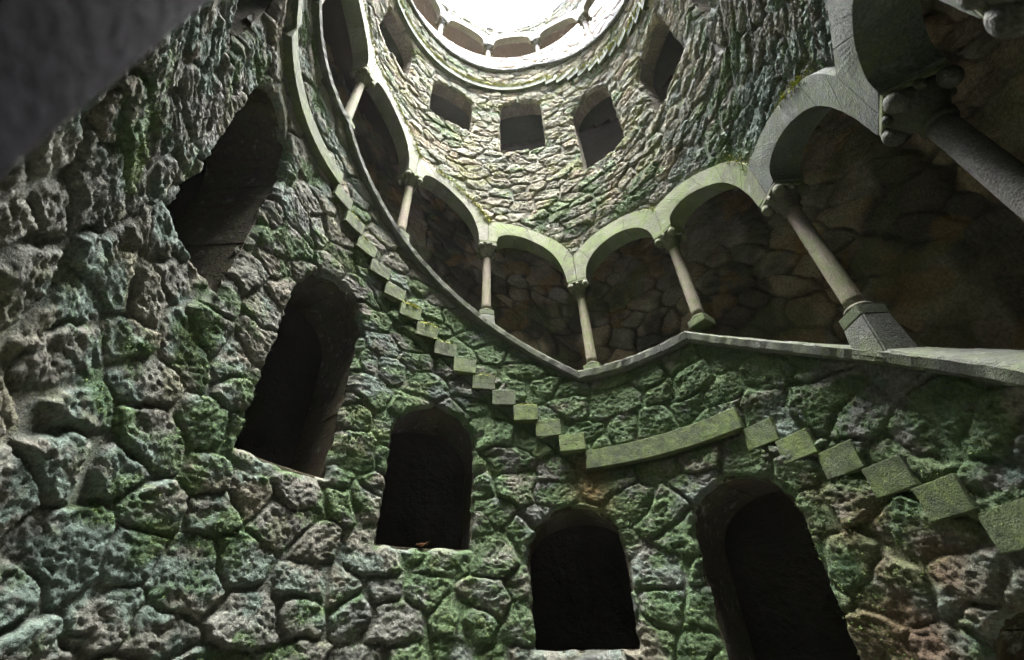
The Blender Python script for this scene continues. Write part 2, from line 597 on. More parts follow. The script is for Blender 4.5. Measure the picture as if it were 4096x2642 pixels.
    X = np.stack([rr * np.sin(TH), rr * np.cos(TH), ZZ + Z0], 1)
    mortar = 1 - smooth01((E - jw * .8) / .014)
    def lerp(a, b, t): return a + (np.asarray(b) - a) * t[:, None]
    r5, r6, r9 = srand(5), srand(6), srand(9)
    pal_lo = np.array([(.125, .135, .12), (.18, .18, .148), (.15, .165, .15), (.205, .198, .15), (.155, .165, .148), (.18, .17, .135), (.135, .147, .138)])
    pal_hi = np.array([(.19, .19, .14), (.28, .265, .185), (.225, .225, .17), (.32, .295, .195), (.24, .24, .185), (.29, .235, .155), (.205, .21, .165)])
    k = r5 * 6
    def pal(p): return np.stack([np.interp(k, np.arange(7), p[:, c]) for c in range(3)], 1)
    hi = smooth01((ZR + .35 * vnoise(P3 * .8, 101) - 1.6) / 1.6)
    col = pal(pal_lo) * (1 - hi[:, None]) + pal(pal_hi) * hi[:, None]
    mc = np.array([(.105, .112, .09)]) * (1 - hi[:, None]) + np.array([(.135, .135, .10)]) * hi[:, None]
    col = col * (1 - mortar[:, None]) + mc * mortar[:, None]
    col = col * (1 + .30 * fbm(P3, 5, 3, 103)[:, None])
    col = lerp(col, (.21, .165, .11), (.18 + .22 * hi) * smooth01((fbm(P3, 2.6, 4, 105) - .25) / .35) * (.4 + .6 * r9))
    film = smooth01((fbm(P3, 2.4, 5, 107, gain=.65) + .55 * (r6 - .5) + .1) / .6)
    side = smooth01((np.abs(TH - .1) - .3) / 1.2)
    col = lerp(col, (.125, .185, .155), film * (.50 + .30 * side) * (1 - .6 * mortar) * (1 - .45 * hi))
    pocket = np.exp(-((TH - .35) / 1.25) ** 2) * np.exp(-((ZR - .9) / 1.3) ** 2)
    grn = smooth01((fbm(P3, 1.7, 6, 109, gain=.7) + .5 * (r9 - .5) + 1.15 * pocket - .28 - .08 * hi) / .7)
    gcol = np.array([(.055, .112, .042)]) + np.array([(.062, .078, .034)]) * np.clip(fbm(P3, 6, 3, 111) * .5 + .5, 0, 1)[:, None]
    col = col + (gcol - col) * (.80 * grn)[:, None]
    yel = smooth01((fbm(P3, 2.8, 5, 113, gain=.72) - .60 + .34 * hi) / .45)
    col = lerp(col, (.20, .215, .07), .62 * yel * (.35 + .65 * hi))
    # wet rusty streak beside the landing's left end and dark damp earth low at the right
    wet = np.exp(-((TH - .30 + .03 * vnoise(P3 * 6, 115)) / .09) ** 2) * smooth01((.80 - ZR) / .12) * smooth01((ZR - .40) / .2)
    col = lerp(col, (.20, .105, .04), .65 * wet)
    damp = smooth01((TH - .85) / .35) * smooth01((.55 - ZR + .2 * vnoise(P3 * 2, 117) - .55 * (TH - 1.2)) / .3)
    col = lerp(col, (.13, .08, .045), .8 * damp * np.clip(.65 + fbm(P3, 3, 3, 119), 0, 1))
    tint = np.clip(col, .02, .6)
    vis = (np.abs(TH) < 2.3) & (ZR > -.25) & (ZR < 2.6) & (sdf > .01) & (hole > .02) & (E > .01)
    gm = np.flatnonzero(vis & (grn > .7))
    global MOSSY
    MOSSY = (X[gm], -np.stack([np.sin(TH[gm]), np.cos(TH[gm]), 0 * TH[gm]], 1), (grn[gm] ** 2).astype(float))
    # faces
    idx = np.arange(nt_ * nz).reshape(nz, nt_)
    Q = np.stack([idx[:-1, :-1], idx[:-1, 1:], idx[1:, 1:], idx[1:, :-1]], -1).reshape(-1, 4)
    Q = Q[:, ::-1]
    uc, vc = U[Q].mean(1), V[Q].mean(1)
    sc_ = win_sdf(uc, vc) + wob[Q].mean(1)
    hc_ = hole[Q].mean(1)
    keep = (sc_ > 0) & (hc_ > 0)
    Q = Q[keep]
    reg = region[Q[:, 0]]
    fid = ID[Q[:, 0]] + reg.astype(np.int64) * 1000000
    same = (ID[Q] == ID[Q[:, :1]]).all(1)
    stone = same & (E[Q].mean(1) > jw[Q[:, 0]] * .55)
    # projected size of every face, to choose the stones that show largest
    CMn = np.array(CM)
    C3 = X[Q].mean(1)
    rel = C3 - np.array([CAMX, CAMY, Z0])
    cc = rel @ CMn
    fx = 1.5064 / 3.6 * cc[:, 0] / -cc[:, 2]
    fy = 1.5064 / 3.6 * cc[:, 1] / -cc[:, 2]
    inside = (cc[:, 2] < -.05) & (np.abs(fx) < .5) & (np.abs(fy) < .5 * 660 / 1024)
    A = X[Q]
    nrm = np.cross(A[:, 2] - A[:, 0], A[:, 3] - A[:, 1]) * .5
    px = np.abs((nrm * rel).sum(1)) / np.maximum(np.linalg.norm(rel, axis=1), .1) ** 3 * inside
    names = {
        0: ("window_wall", "mossy rubble wall with arched openings below the stepped edge of the stair", "wall"),
        1: ("parapet_wall", "mossy rubble parapet between the stepped stair edge and the sloping stone rail", "wall"),
        2: ("window_wall", "pale rubble wall with small arched openings above the lower row of arches", "wall"),
        3: ("parapet_wall", "thin band of pale rubble under the highest round rail", "wall"),
        4: ("rim_wall", "sunlit rubble wall over the topmost arches, round the open sky", "wall"),
    }
    walls = {}
    def sub(sel, name):
        q = Q[sel]
        vi, inv = np.unique(q, return_inverse=True)
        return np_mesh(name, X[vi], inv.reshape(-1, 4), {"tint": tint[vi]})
    def one_piece(q):
        """True if the quads of a stone hang together"""
        vi, inv = np.unique(q, return_inverse=True)
        inv = inv.reshape(-1, 4)
        lab = np.arange(len(vi))
        for _ in range(200):
            m = lab[inv].min(1)
            new = lab.copy()
            for c in range(4):
                np.minimum.at(new, inv[:, c], m)
            if (new == lab).all():
                break
            lab = new
        return len(np.unique(lab)) == 1
    for g in range(5):
        inreg = reg == g
        if not inreg.any():
            continue
        nm, lab, cat = names[g]
        wall = put(nm, sub(np.flatnonzero(inreg & ~stone), "mortar_bed"), M_RUB)
        tag(wall, lab, cat, kind='thing')
        walls[g] = wall
        si = np.flatnonzero(inreg & stone)
        f = fid[si]
        order = np.argsort(f, kind='stable')
        si, f = si[order], f[order]
        ids, start = np.unique(f, return_index=True)
        end = np.append(start[1:], len(f))
        size = np.add.reduceat(px[si], start)
        best = np.argsort(-size)[:300]
        best = set(int(b) for b in best if size[b] > 0 and end[b] - start[b] > 12 and one_piece(Q[si[start[b]:end[b]]]))
        rest = []
        for k in range(len(ids)):
            s = si[start[k]:end[k]]
            if k in best:
                put("stone", sub(s, "stone"), M_RUB, wall)
            else:
                rest.append(s)
        if rest:
            o = put("rubble_remainder", sub(np.concatenate(rest), "rubble"), M_RUB, wall)
            o["kind"] = "stuff"
    return walls

WALLS = build_shaft()

# ------------------------------------------------------------------ solids swept between two outlines in the (angle, height) plane
def arc_block(th0, th1, z0, z1, r0, r1, nseg=1, bevel=.008, z0b=None, z1b=None, chip=0):
    """box in cylinder coordinates; z0/z1 at th0 and z0b/z1b at th1 (R)"""
    z0b = z0 if z0b is None else z0b
    z1b = z1 if z1b is None else z1b
    bm = bmesh.new()
    rings = []
    for k in range(nseg + 1):
        t = k / nseg
        th = th0 + (th1 - th0) * t
        a, b = z0 + (z0b - z0) * t, z1 + (z1b - z1) * t
        rings.append([bm.verts.new(cyl(th, r, z)) for r, z in ((r0, a), (r1, a), (r1, b), (r0, b))])
    for a, b in zip(rings[:-1], rings[1:]):
        for i in range(4):
            bm.faces.new((a[i], b[i], b[(i + 1) % 4], a[(i + 1) % 4]))
    bm.faces.new(rings[0]); bm.faces.new(rings[-1][::-1])
    bmesh.ops.recalc_face_normals(bm, faces=bm.faces)
    if bevel:
        ed = [e for e in bm.edges if len(e.link_faces) == 2 and e.calc_face_angle(0) > .7]
        bmesh.ops.bevel(bm, geom=ed, offset=bevel, segments=2, affect='EDGES', profile=.6)
    if chip:
        bmesh.ops.subdivide_edges(bm, edges=[e for e in bm.edges if e.calc_length() > .05], cuts=3, use_grid_fill=True)
        roughen(bm, chip)
    me = bpy.data.meshes.new("block")
    bm.to_mesh(me); bm.free()
    return me

def roughen(bm, amp):
    """wear: small dents everywhere, bigger ones knocked off along the edges"""
    bm.normal_update()
    vs_ = list(bm.verts)
    P = np.array([v.co[:] for v in vs_])
    n1 = vnoise(P * 23, 201) * .6 + vnoise(P * 51, 202) * .4
    n2 = np.maximum(vnoise(P * 11, 203) - .18, 0)
    for v, a, b in zip(vs_, n1, n2):
        edge = 1.0 if any(len(e.link_faces) == 2 and e.calc_face_angle(0) > .3 for e in v.link_edges) else .15
        v.co -= v.normal * float(amp * (a * .5 + .35 + 3.2 * b * edge))

def strip_block(I, O, r0, r1, bevel=.007, chip=0):
    """solid between two matched polylines I and O (n,2) in (angle, height), from radius r0 to r1"""
    bm = bmesh.new()
    n = len(I)
    rings = []
    for k in range(n):
        rings.append([bm.verts.new(cyl(I[k][0], r0, I[k][1])), bm.verts.new(cyl(I[k][0], r1, I[k][1])),
                      bm.verts.new(cyl(O[k][0], r1, O[k][1])), bm.verts.new(cyl(O[k][0], r0, O[k][1]))])
    for a, b in zip(rings[:-1], rings[1:]):
        for i in range(4):
            bm.faces.new((a[i], b[i], b[(i + 1) % 4], a[(i + 1) % 4]))
    bm.faces.new(rings[0]); bm.faces.new(rings[-1][::-1])
    bmesh.ops.remove_doubles(bm, verts=bm.verts, dist=.0005)
    bmesh.ops.recalc_face_normals(bm, faces=bm.faces)
    if bevel:
        ed = [e for e in bm.edges if len(e.link_faces) == 2 and e.calc_face_angle(0) > .7]
        bmesh.ops.bevel(bm, geom=ed, offset=bevel, segments=1, affect='EDGES')
    if chip:
        roughen(bm, chip)
    me = bpy.data.meshes.new("block")
    bm.to_mesh(me); bm.free()
    return me

RO = 3.1                      # outer radius of the gallery, metres
# ------------------------------------------------------------------ stair: steps and landings, one thing
stair = thing("spiral_staircase", "stone spiral stair whose block step ends jut from the shaft wall in zigzag", "staircase")
for k, (a, b, z) in enumerate(LAND):
    put("landing_slab", arc_block(a, b + .014, z - .0885, z, R - (.055 if a < 0 else .026 if a < 1 else .01), RO + .02, max(4, int((b - a) / .06)), .007, chip=.004), M_STEP, stair)
    if k + 1 < len(LAND):
        na, nz_ = LAND[k + 1][0], LAND[k + 1][2]
        n = int(round((na - b) / DTH))
        dth, dz = (na - b) / n, (z - nz_) / (n + 1)
    else:
        n, dth, dz = 8, DTH, DZ
    for j in range(1, n + 1):
        t0 = b + (j - 1) * dth
        jit = random.uniform(-.004, .004)
        rz = random.uniform(-.010, .010)
        put("step", arc_block(t0 + jit, t0 + dth + .0155 + jit, z - (j + 1) * dz + .001, z - j * dz - .001, R - (.050 if t0 < .2 else .006) + rz, RO + .02, 2, .008, chip=.006), M_STEP, stair)

# ------------------------------------------------------------------ coping of the parapets
def coping(parent, p0, p1, first=True):
    cuts = [p0]
    kinks = [c for a, b, _ in LAND for c in (a + .024, b - .08)]
    while cuts[-1] < p1 - .05:
        nx = cuts[-1] + random.uniform(.42, .66)
        for kx in kinks:
            if cuts[-1] + .02 < kx < nx + .12:
                nx = kx
                break
        cuts.append(min(nx, p1))
    for a, b in zip(cuts[:-1], cuts[1:]):
        ns = max(2, int((b - a) / .022))
        put("coping_stone", coping_mesh(a + .0012, b - .0012, ns), M_COPE, parent)

def coping_mesh(a, b, ns):
    bm = bmesh.new()
    rings = []
    prof = [(R - .02, -.004), (R - .042, .010), (R - .047, .045), (R - .036, RAILT - .004), (R - .02, RAILT), (R + .19, RAILT), (R + .205, .04), (R + .205, -.004)]
    for k in range(ns + 1):
        p = a + (b - a) * k / ns
        z = rail_low(p)
        rings.append([bm.verts.new(cyl(p, r + random.uniform(-.005, .005), z + dz + random.uniform(-.002, .002))) for r, dz in prof])
    m = len(prof)
    for x, y in zip(rings[:-1], rings[1:]):
        for i in range(m):
            bm.faces.new((x[i], y[i], y[(i + 1) % m], x[(i + 1) % m]))
    bm.faces.new(rings[0]); bm.faces.new(rings[-1][::-1])
    bmesh.ops.recalc_face_normals(bm, faces=bm.faces)
    me = bpy.data.meshes.new("coping_stone")
    bm.to_mesh(me); bm.free()
    return me
coping(WALLS[1], -2.55, 4.0)
coping(WALLS[3], UCOLS[0][0] - 1.2, UCOLS[-1][0] + .6)

# ------------------------------------------------------------------ columns
RC = R + .066
def lathe(prof, seg, cx, cy_, zb, cap=True):
    V, F = [], []
    for r, z in prof:
        for k in range(seg):
            a = TAU * k / seg
            V.append((cx + r * math.cos(a), cy_ + r * math.sin(a), zb + z))
    for j in range(len(prof) - 1):
        for k in range(seg):
            F.append((j * seg + k, j * seg + (k + 1) % seg, (j + 1) * seg + (k + 1) % seg, (j + 1) * seg + k))
    if cap:
        F.append(tuple(range(seg))[::-1])
        F.append(tuple((len(prof) - 1) * seg + k for k in range(seg)))
    return py_mesh("turned", V, F, True)

def box_at(ph, r, hw_t, hw_r, z0, z1, bevel=.005, taper=0):
    """upright box at a column position, turned to face the shaft axis (metres)"""
    bm = bmesh.new()
    er, et = Vector((math.sin(ph), math.cos(ph), 0)), Vector((math.cos(ph), -math.sin(ph), 0))
    c = er * r
    vs_ = []
    for z, k in ((z0, 0), (z1, taper)):
        for sx, sy in ((-1, -1), (1, -1), (1, 1), (-1, 1)):
            vs_.append(bm.verts.new(c + et * sx * (hw_t - k) + er * sy * (hw_r - k) + Vector((0, 0, z))))
    for f in ((3, 2, 1, 0), (4, 5, 6, 7), (0, 1, 5, 4), (1, 2, 6, 5), (2, 3, 7, 6), (3, 0, 4, 7)):
        bm.faces.new([vs_[i] for i in f])
    bmesh.ops.recalc_face_normals(bm, faces=bm.faces)
    if bevel:
        bmesh.ops.bevel(bm, geom=list(bm.edges), offset=bevel, segments=2, affect='EDGES')
    me = bpy.data.meshes.new("box")
    bm.to_mesh(me); bm.free()
    return me

def capital_bell(ph, r, z0, z1):
    """bell that turns from round at the neck to a square cushion under the abacus"""
    V, F, seg = [], [], 32
    er, et = Vector((math.sin(ph), math.cos(ph), 0)), Vector((math.cos(ph), -math.sin(ph), 0))
    c = er * r
    st = [(0, .056, 0), (.12, .062, .05), (.3, .074, .15), (.5, .086, .4), (.7, .098, .7), (.86, .106, .95), (1, .104, 1)]
    for t, rad, sq in st:
        for k in range(seg):
            a = TAU * k / seg
            ca, sa = math.cos(a), math.sin(a)
            m = max(abs(ca), abs(sa))
            q = (1 - sq) + sq * min(1 / m, 1.22)
            fl = 1 - .10 * t * (.5 + .5 * math.cos(8 * a))     # shallow leaf flutes
            V.append(c + et * (rad * q * fl * ca) + er * (rad * q * fl * sa) + Vector((0, 0, z0 + (z1 - z0) * t)))
    n = len(st)
    for j in range(n - 1):
        for k in range(seg):
            F.append((j * seg + k, j * seg + (k + 1) % seg, (j + 1) * seg + (k + 1) % seg, (j + 1) * seg + k))
    F.append(tuple(range(seg))[::-1]); F.append(tuple((n - 1) * seg + k for k in range(seg)))
    return py_mesh("bell", V, F, True)

def ball_mesh():
    bm = bmesh.new()
    bmesh.ops.create_icosphere(bm, subdivisions=3, radius=1)
    for v in bm.verts:       # curled leaf bud: grooves that run to the tip
        a = math.atan2(v.co.y, v.co.x)
        v.co *= 1 - .10 * (abs(math.sin(a * 1.5 + 1.6 * v.co.z)) < .16) * (1 - abs(v.co.z) * .4)
        v.co.z *= 1.15
    me = bpy.data.meshes.new("volute")
    bm.to_mesh(me); bm.free()
    me.polygons.foreach_set("use_smooth", np.ones(len(me.polygons), dtype=bool))
    me.materials.append(M_CAP)
    return me
BALL = ball_mesh()
BALLD = BALL.copy()
BALLD.materials.clear()
BALLD.materials.append(M_CAPD)

def pedestal(ph, ztop):
    """block that levels the sloping coping under a plinth; its foot follows the slope"""
    bm = bmesh.new()
    V = []
    for lev in (0, 1):
        for dp, r in ((-.05, R - .045 + .02 * lev), (.05, R - .045 + .02 * lev), (.05, R + .16 - .02 * lev), (-.05, R + .16 - .02 * lev)):
            q = .92 if lev else 1.02
            zz = ztop if lev else min((rail_low(ph + dp * q) + .022) * R + Z0, ztop - .01)
            p = ph + dp * q
            V.append(bm.verts.new((r * math.sin(p), r * math.cos(p), zz)))
    for f in ((3, 2, 1, 0), (4, 5, 6, 7), (0, 1, 5, 4), (1, 2, 6, 5), (2, 3, 7, 6), (3, 0, 4, 7)):
        bm.faces.new([V[i] for i in f])
    bmesh.ops.recalc_face_normals(bm, faces=bm.faces)
    bmesh.ops.bevel(bm, geom=list(bm.edges), offset=.010, segments=2, affect='EDGES')
    me = bpy.data.meshes.new("pedestal")
    bm.to_mesh(me); bm.free()
    return me

def column(ph, zb, label, on_slope, shaft_mat=None, cap_mat=None):
    M_CAP_ = cap_mat or M_CAP
    cx, cy_ = RC * math.sin(ph), RC * math.cos(ph)
    z = zb * R + Z0
    t = thing("column", label, "column", group="columns of the spiral arcade")
    pl = .075
    put("plinth", box_at(ph, RC, .088, .088, z - pl, z, .005), M_STEP, t)
    if on_slope:
        put("pedestal", pedestal(ph, z - pl - .001), M_COPE, t)
    put("base_ring", lathe([(.066, 0), (.076, .004), (.081, .014), (.080, .024), (.069, .034), (.060, .038)], 32, cx, cy_, z), M_CAP_, t)
    top = (zb + CAPH) * R + Z0
    neck = top - .215
    nn = 14
    rs_ = .0685 if abs(ph - 3.277) < .01 else .0580
    prof = [(rs_ - .005 * (k / nn) ** 1.5, (neck - z - .036) * k / nn) for k in range(nn + 1)]
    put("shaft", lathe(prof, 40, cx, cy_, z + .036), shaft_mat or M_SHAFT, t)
    cap = put("capital", capital_bell(ph, RC, neck + .012, top - .03), M_CAP_, t)
    put("neck_ring", lathe([(.052, -.010), (.063, -.007), (.068, .002), (.063, .011), (.053, .014)], 32, cx, cy_, neck), M_CAP_, t)
    put("abacus", box_at(ph, RC, .118, .118, top - .032, top - .002, .004), M_ARCH, t)
    er, et = Vector((math.sin(ph), math.cos(ph), 0)), Vector((math.cos(ph), -math.sin(ph), 0))
    for sx in (-1, 1):
        for sy in (-1, 1):
            o = put("volute", BALLD if cap_mat else BALL, None, cap)
            o.location = er * (RC + sy * .092) + et * (sx * .092) + Vector((0, 0, top - .078))
            o.scale = (.043, .043, .046)
            o.rotation_euler = (0, 0, random.random() * 6)
        o = put("bud", BALLD if cap_mat else BALL, None, cap)
        o.location = er * RC + et * (sx * .112) + Vector((0, 0, top - .06))
        o.scale = (.020, .020, .026)
        o = put("bud", BALLD if cap_mat else BALL, None, cap)
        o.location = er * (RC + sx * .112) + Vector((0, 0, top - .06))
        o.scale = (.020, .020, .026)
    return t

CLAB = [
    "pale column at the top left, cut by the upper frame beside the first tall bay",
    "pale leaning column high on the left, highest of the lower arcade seen whole",
    "pale pinkish column on the left slope, second down from the highest one",
    "pinkish column on a moss-green plinth just left of the V in the rail",
    "pinkish column standing at the bottom of the V where sloping and level rails meet",
    "green-streaked column at the right end of the level rail",
    "thick grey column on a stepped pedestal block at the right, before the dark gallery",
    "big dark column running off the right edge of the photograph",
    "nearest right-hand column, only its dark ball-cornered capital showing in the top right corner",
    "blurred dark column shaft close to the lens, filling the top left corner",
    "next dark column down the stair, behind the blurred shaft and below the frame",
]
SLOPE = [0, 0, 1, 1, 0, 0, 1, 1, 0, 0, 1]
for (ph, zb), lab, sl in zip(COLS, CLAB, SLOPE):
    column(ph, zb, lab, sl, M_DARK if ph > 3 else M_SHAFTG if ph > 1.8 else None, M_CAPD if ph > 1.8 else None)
ULAB = ["bright column of the topmost arcade farthest left, against the sky edge", "white glaring column of the topmost arcade, first left of the middle pair",
        "white glaring column of the topmost arcade, left one of the middle pair", "white glaring column of the topmost arcade, right one of the middle pair",
        "white glaring column of the topmost arcade standing on the falling rail at right", "column of the topmost arcade at far right, by the upper frame"]
for k, ((ph, zb), lab) in enumerate(zip(UCOLS, ULAB)):
    column(ph, zb, lab, k >= 4)

# ------------------------------------------------------------------ arches: voussoirs swept along each bay
def arch(cl, cr, cur, label, depth=.185, mat=None):
    I, O, zl, zr = cur
    t = thing("arch", label, "arch", group="arches of the spiral arcade")
    n = 61
    Is = resample(I, n)
    vl, vr = O[0], O[-1]
    T = np.linspace(0, 1, n)
    a = .13
    Oc = resample(O, 400)
    Os = np.zeros((n, 2))
    g = .0012
    pl, pr = cl[0] + g, cr[0] - g
    for i, tt in enumerate(T):
        if tt < a:
            Os[i] = (pl, zl + (vl[1] - zl) * tt / a)
        elif tt > 1 - a:
            Os[i] = (pr, vr[1] + (zr - vr[1]) * (tt - 1 + a) / a)
        else:
            Os[i] = Oc[int(round((tt - a) / (1 - 2 * a) * 399))]
    Os[:, 0] = np.clip(Os[:, 0], pl, pr)
    cuts = [0, 12, 24, 36, 48, 60]
    for x, y in zip(cuts[:-1], cuts[1:]):
        i, o = Is[x:y + 1].copy(), Os[x:y + 1].copy()
        e = .0003
        if x:
            i[0] += (i[1] - i[0]) / np.linalg.norm(i[1] - i[0]) * e
            o[0] += (o[1] - o[0]) / np.linalg.norm(o[1] - o[0]) * e
        if y < 60:
            i[-1] += (i[-2] - i[-1]) / np.linalg.norm(i[-2] - i[-1]) * e
            o[-1] += (o[-2] - o[-1]) / np.linalg.norm(o[-2] - o[-1]) * e
        put("voussoir", strip_block(i, o, R - .052, R + depth, .002, .0012), mat or M_ARCH, t)
ALAB = ["long rampant arch at top left above the first whole gallery bay",
        "rampant mossy arch on the left between the two pale leaning columns", "rampant arch with hanging moss, left of the green plinth column",
        "lime-green arch dropping to the column at the V of the rail", "round arch over the level rail, right of the V",
        "grey-green arch over the bay right of the level rail", "large dark grey arch at the right above the thick pedestal column",
        "nearest big arch in the top right corner, its curve cut by the frame", "arch over the viewpoint, springing from the blurred dark column", "arch left of the viewpoint behind the blurred dark column"]
ULABA = ["glaring arch of the topmost arcade at far left", "glaring arch of the topmost arcade left of the middle", "middle arch of the topmost arcade under the white sky",
         "glaring arch of the topmost arcade right of the middle", "arch of the topmost arcade at far right over the falling rail"]
for (b, c, lab) in zip(BAYS, CURV, ALAB + ULABA):
    k = (ALAB + ULABA).index(lab)
    arch(b[0], b[1], c, lab, .095 if lab in ULABA else .185, M_ARCHP if k < 3 or k >= len(ALAB) else M_ARCHG if k > 5 else M_ARCH)

# ------------------------------------------------------------------ window reveals: jamb stones, voussoirs, sill
for (a, b, s, sp, ap, wi) in WINS:
    par = WALLS[0 if wi == 0 else 2]
    c, hw = (a + b) / 2, (b - a) / 2
    rv = bpy.data.objects.new("window_reveal", None)
    COL.objects.link(rv)
    rv.parent = par
    g = .002
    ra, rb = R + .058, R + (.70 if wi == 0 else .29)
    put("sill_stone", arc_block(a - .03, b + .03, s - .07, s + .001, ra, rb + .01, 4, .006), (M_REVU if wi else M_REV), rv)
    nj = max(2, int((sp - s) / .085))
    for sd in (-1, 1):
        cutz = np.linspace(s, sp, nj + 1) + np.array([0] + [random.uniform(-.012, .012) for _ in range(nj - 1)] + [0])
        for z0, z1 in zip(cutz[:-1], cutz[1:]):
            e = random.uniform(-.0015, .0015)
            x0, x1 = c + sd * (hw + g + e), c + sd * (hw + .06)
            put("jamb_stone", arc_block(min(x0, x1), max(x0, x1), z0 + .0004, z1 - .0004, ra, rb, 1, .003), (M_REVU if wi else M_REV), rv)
    nv = 7
    rise = ap - sp
    for k in range(nv):
        t0, t1 = math.pi * (1 - k / nv), math.pi * (1 - (k + 1) / nv)
        e = random.uniform(-.0015, .0015)
        tt = np.linspace(t0 - .002, t1 + .002, 7)
        I = np.stack([c + (hw + g + e) * np.cos(tt), sp + (rise + g + e) * np.sin(tt)], 1)
        O = np.stack([c + (hw + .07) * np.cos(tt), sp + (rise + .07) * np.sin(tt)], 1)
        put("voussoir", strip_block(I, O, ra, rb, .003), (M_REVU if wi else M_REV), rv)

# ------------------------------------------------------------------ gallery: vaults, back wall with flagstones
def helicoid_vault(name, p0, p1, rel, lab):
    n = int((p1 - p0) / .06)
    pr = []
    ri, ro = R + .18, RO + .05
    for k in range(11):
        a = math.pi * (1 - k / 10)
        pr.append(((ri + ro) / 2 + (ro - ri) / 2 * math.cos(a), rel + .20 * math.sin(a)))
    V, F = [], []
    for i in range(n + 1):
        p = p0 + (p1 - p0) * i / n
        zb = slab_top(p)
        for r, z in pr:
            V.append(cyl(p, r, zb + z))
    m = len(pr)
    for i in range(n):
        for k in range(m - 1):
            F.append((i * m + k, i * m + k + 1, (i + 1) * m + k + 1, (i + 1) * m + k))
    o = put(name, py_mesh(name, V, F, True), M_VAULT)
    o["kind"] = "structure"
    return o
helicoid_vault("gallery_vault", -3.2, 4.2, 1.93, "")
helicoid_vault("gallery_vault", -TAU + 1.9, -TAU + 3.05, 1.50, "")

V, F = [], []  # unseen slab added to narrow the daylight slot onto the back wall
for k in range(81):
    p = -3.05 + k * (1.75 + 3.05) / 80
    for r, z in ((R + .04, 6.36), (R + .59, 6.36), (R + .59, 6.26), (R + .04, 6.26)):
        V.append(cyl(p, r, z))
for k in range(80):
    for i in range(4):
        F.append((4 * k + i, 4 * k + 4 + i, 4 * k + 4 + (i + 1) % 4, 4 * k + (i + 1) % 4))
tag(put("light_slot_slab", py_mesh("light_slot_slab", V, F), M_VAULT), kind="structure")

def clip_poly(poly, nx, ny, d):
    out = []
    for (x0, y0), (x1, y1) in zip(poly, poly[1:] + poly[:1]):
        a, b = nx * x0 + ny * y0 - d, nx * x1 + ny * y1 - d
        if a <= 0:
            out.append((x0, y0))
        if (a < 0) != (b < 0) and abs(a - b) > 1e-12:
            t = a / (a - b)
            out.append((x0 + (x1 - x0) * t, y0 + (y1 - y0) * t))
    return out

def back_wall(p0, p1, rel0, rel1, cw, ch, label, seed, mat):
    """crazy-paved outer wall of the gallery along one turn; stones in polygons, joints recessed"""
    rg = random.Random(seed)
    n = int((p1 - p0) / .05)
    V, F = [], []
    for i in range(n + 1):
        p = p0 + (p1 - p0) * i / n
        V += [cyl(p, RO + .012, slab_top(p) + rel0 - .2), cyl(p, RO + .012, slab_top(p) + rel1 + .1)]
    F = [(2 * i, 2 * i + 1, 2 * i + 3, 2 * i + 2) for i in range(n)]
    wall = put("gallery_back_wall", py_mesh("joint_bed", V, F, True), M_JOINT)
    tag(wall, label, "wall", kind="thing")
    W, H = (p1 - p0) * RO, (rel1 - rel0) * R
    nx, ny = int(W / cw), int(H / ch)
    S = {}
    for i in range(-2, nx + 2):
        for j in range(-2, ny + 2):
            S[i, j] = ((i + .5 + rg.uniform(-.47, .47) + .5 * (j % 2)) * W / nx, (j + .5 + rg.uniform(-.47, .47)) * H / ny)
    for i in range(nx):
        for j in range(ny):
            x, y = S[i, j]
            poly = [(x - 1.5, y - 1.5), (x + 1.5, y - 1.5), (x + 1.5, y + 1.5), (x - 1.5, y + 1.5)]
            for di in (-2, -1, 0, 1, 2):
                for dj in (-2, -1, 0, 1, 2):
                    if (di or dj) and (i + di, j + dj) in S:
                        sx, sy = S[i + di, j + dj]
                        L = math.hypot(sx - x, sy - y)
                        ux, uy = (sx - x) / L, (sy - y) / L
                        poly = clip_poly(poly, ux, uy, ux * (x + sx) / 2 + uy * (y + sy) / 2 - rg.uniform(.001, .011))
            if len(poly) < 3:
                continue
            # knock the corners off so outlines are not knife-straight
            q = []
            for (ax_, ay_), (bx_, by_) in zip(poly, poly[1:] + poly[:1]):
                for t in (.16, .84):
                    q.append((ax_ + (bx_ - ax_) * t + rg.uniform(-.006, .006), ay_ + (by_ - ay_) * t + rg.uniform(-.006, .006)))
            cxm = sum(a for a, _ in q) / len(q); cym = sum(b for _, b in q) / len(q)
            pr = rg.uniform(.006, .024)
            tl, tm = rg.uniform(-.06, .06), rg.uniform(-.06, .06)
            V, m = [], len(q)
            for inset, dep in ((1.0, -.02), (.985, pr * .6), (.93, pr)):
                for (a, b_) in q:
                    u, v = cxm + (a - cxm) * inset, cym + (b_ - cym) * inset
                    p = p0 + u / RO
                    dd = dep + (tl * (u - cxm) + tm * (v - cym)) * (dep > 0)
                    V.append(cyl(p, RO - dd, slab_top(p) + rel0 + v / R))
            p = p0 + cxm / RO
            V.append(cyl(p, RO - pr - .006, slab_top(p) + rel0 + cym / R))
            F = []
            for lv in (0, 1):
                for k in range(m):
                    F.append((lv * m + k, lv * m + (k + 1) % m, (lv + 1) * m + (k + 1) % m, (lv + 1) * m + k))
            for k in range(m):
                F.append((2 * m + k, 2 * m + (k + 1) % m, 3 * m))
            me = py_mesh("flagstone", V, [f[::-1] for f in F], True)
            put("flagstone", me, mat, wall)
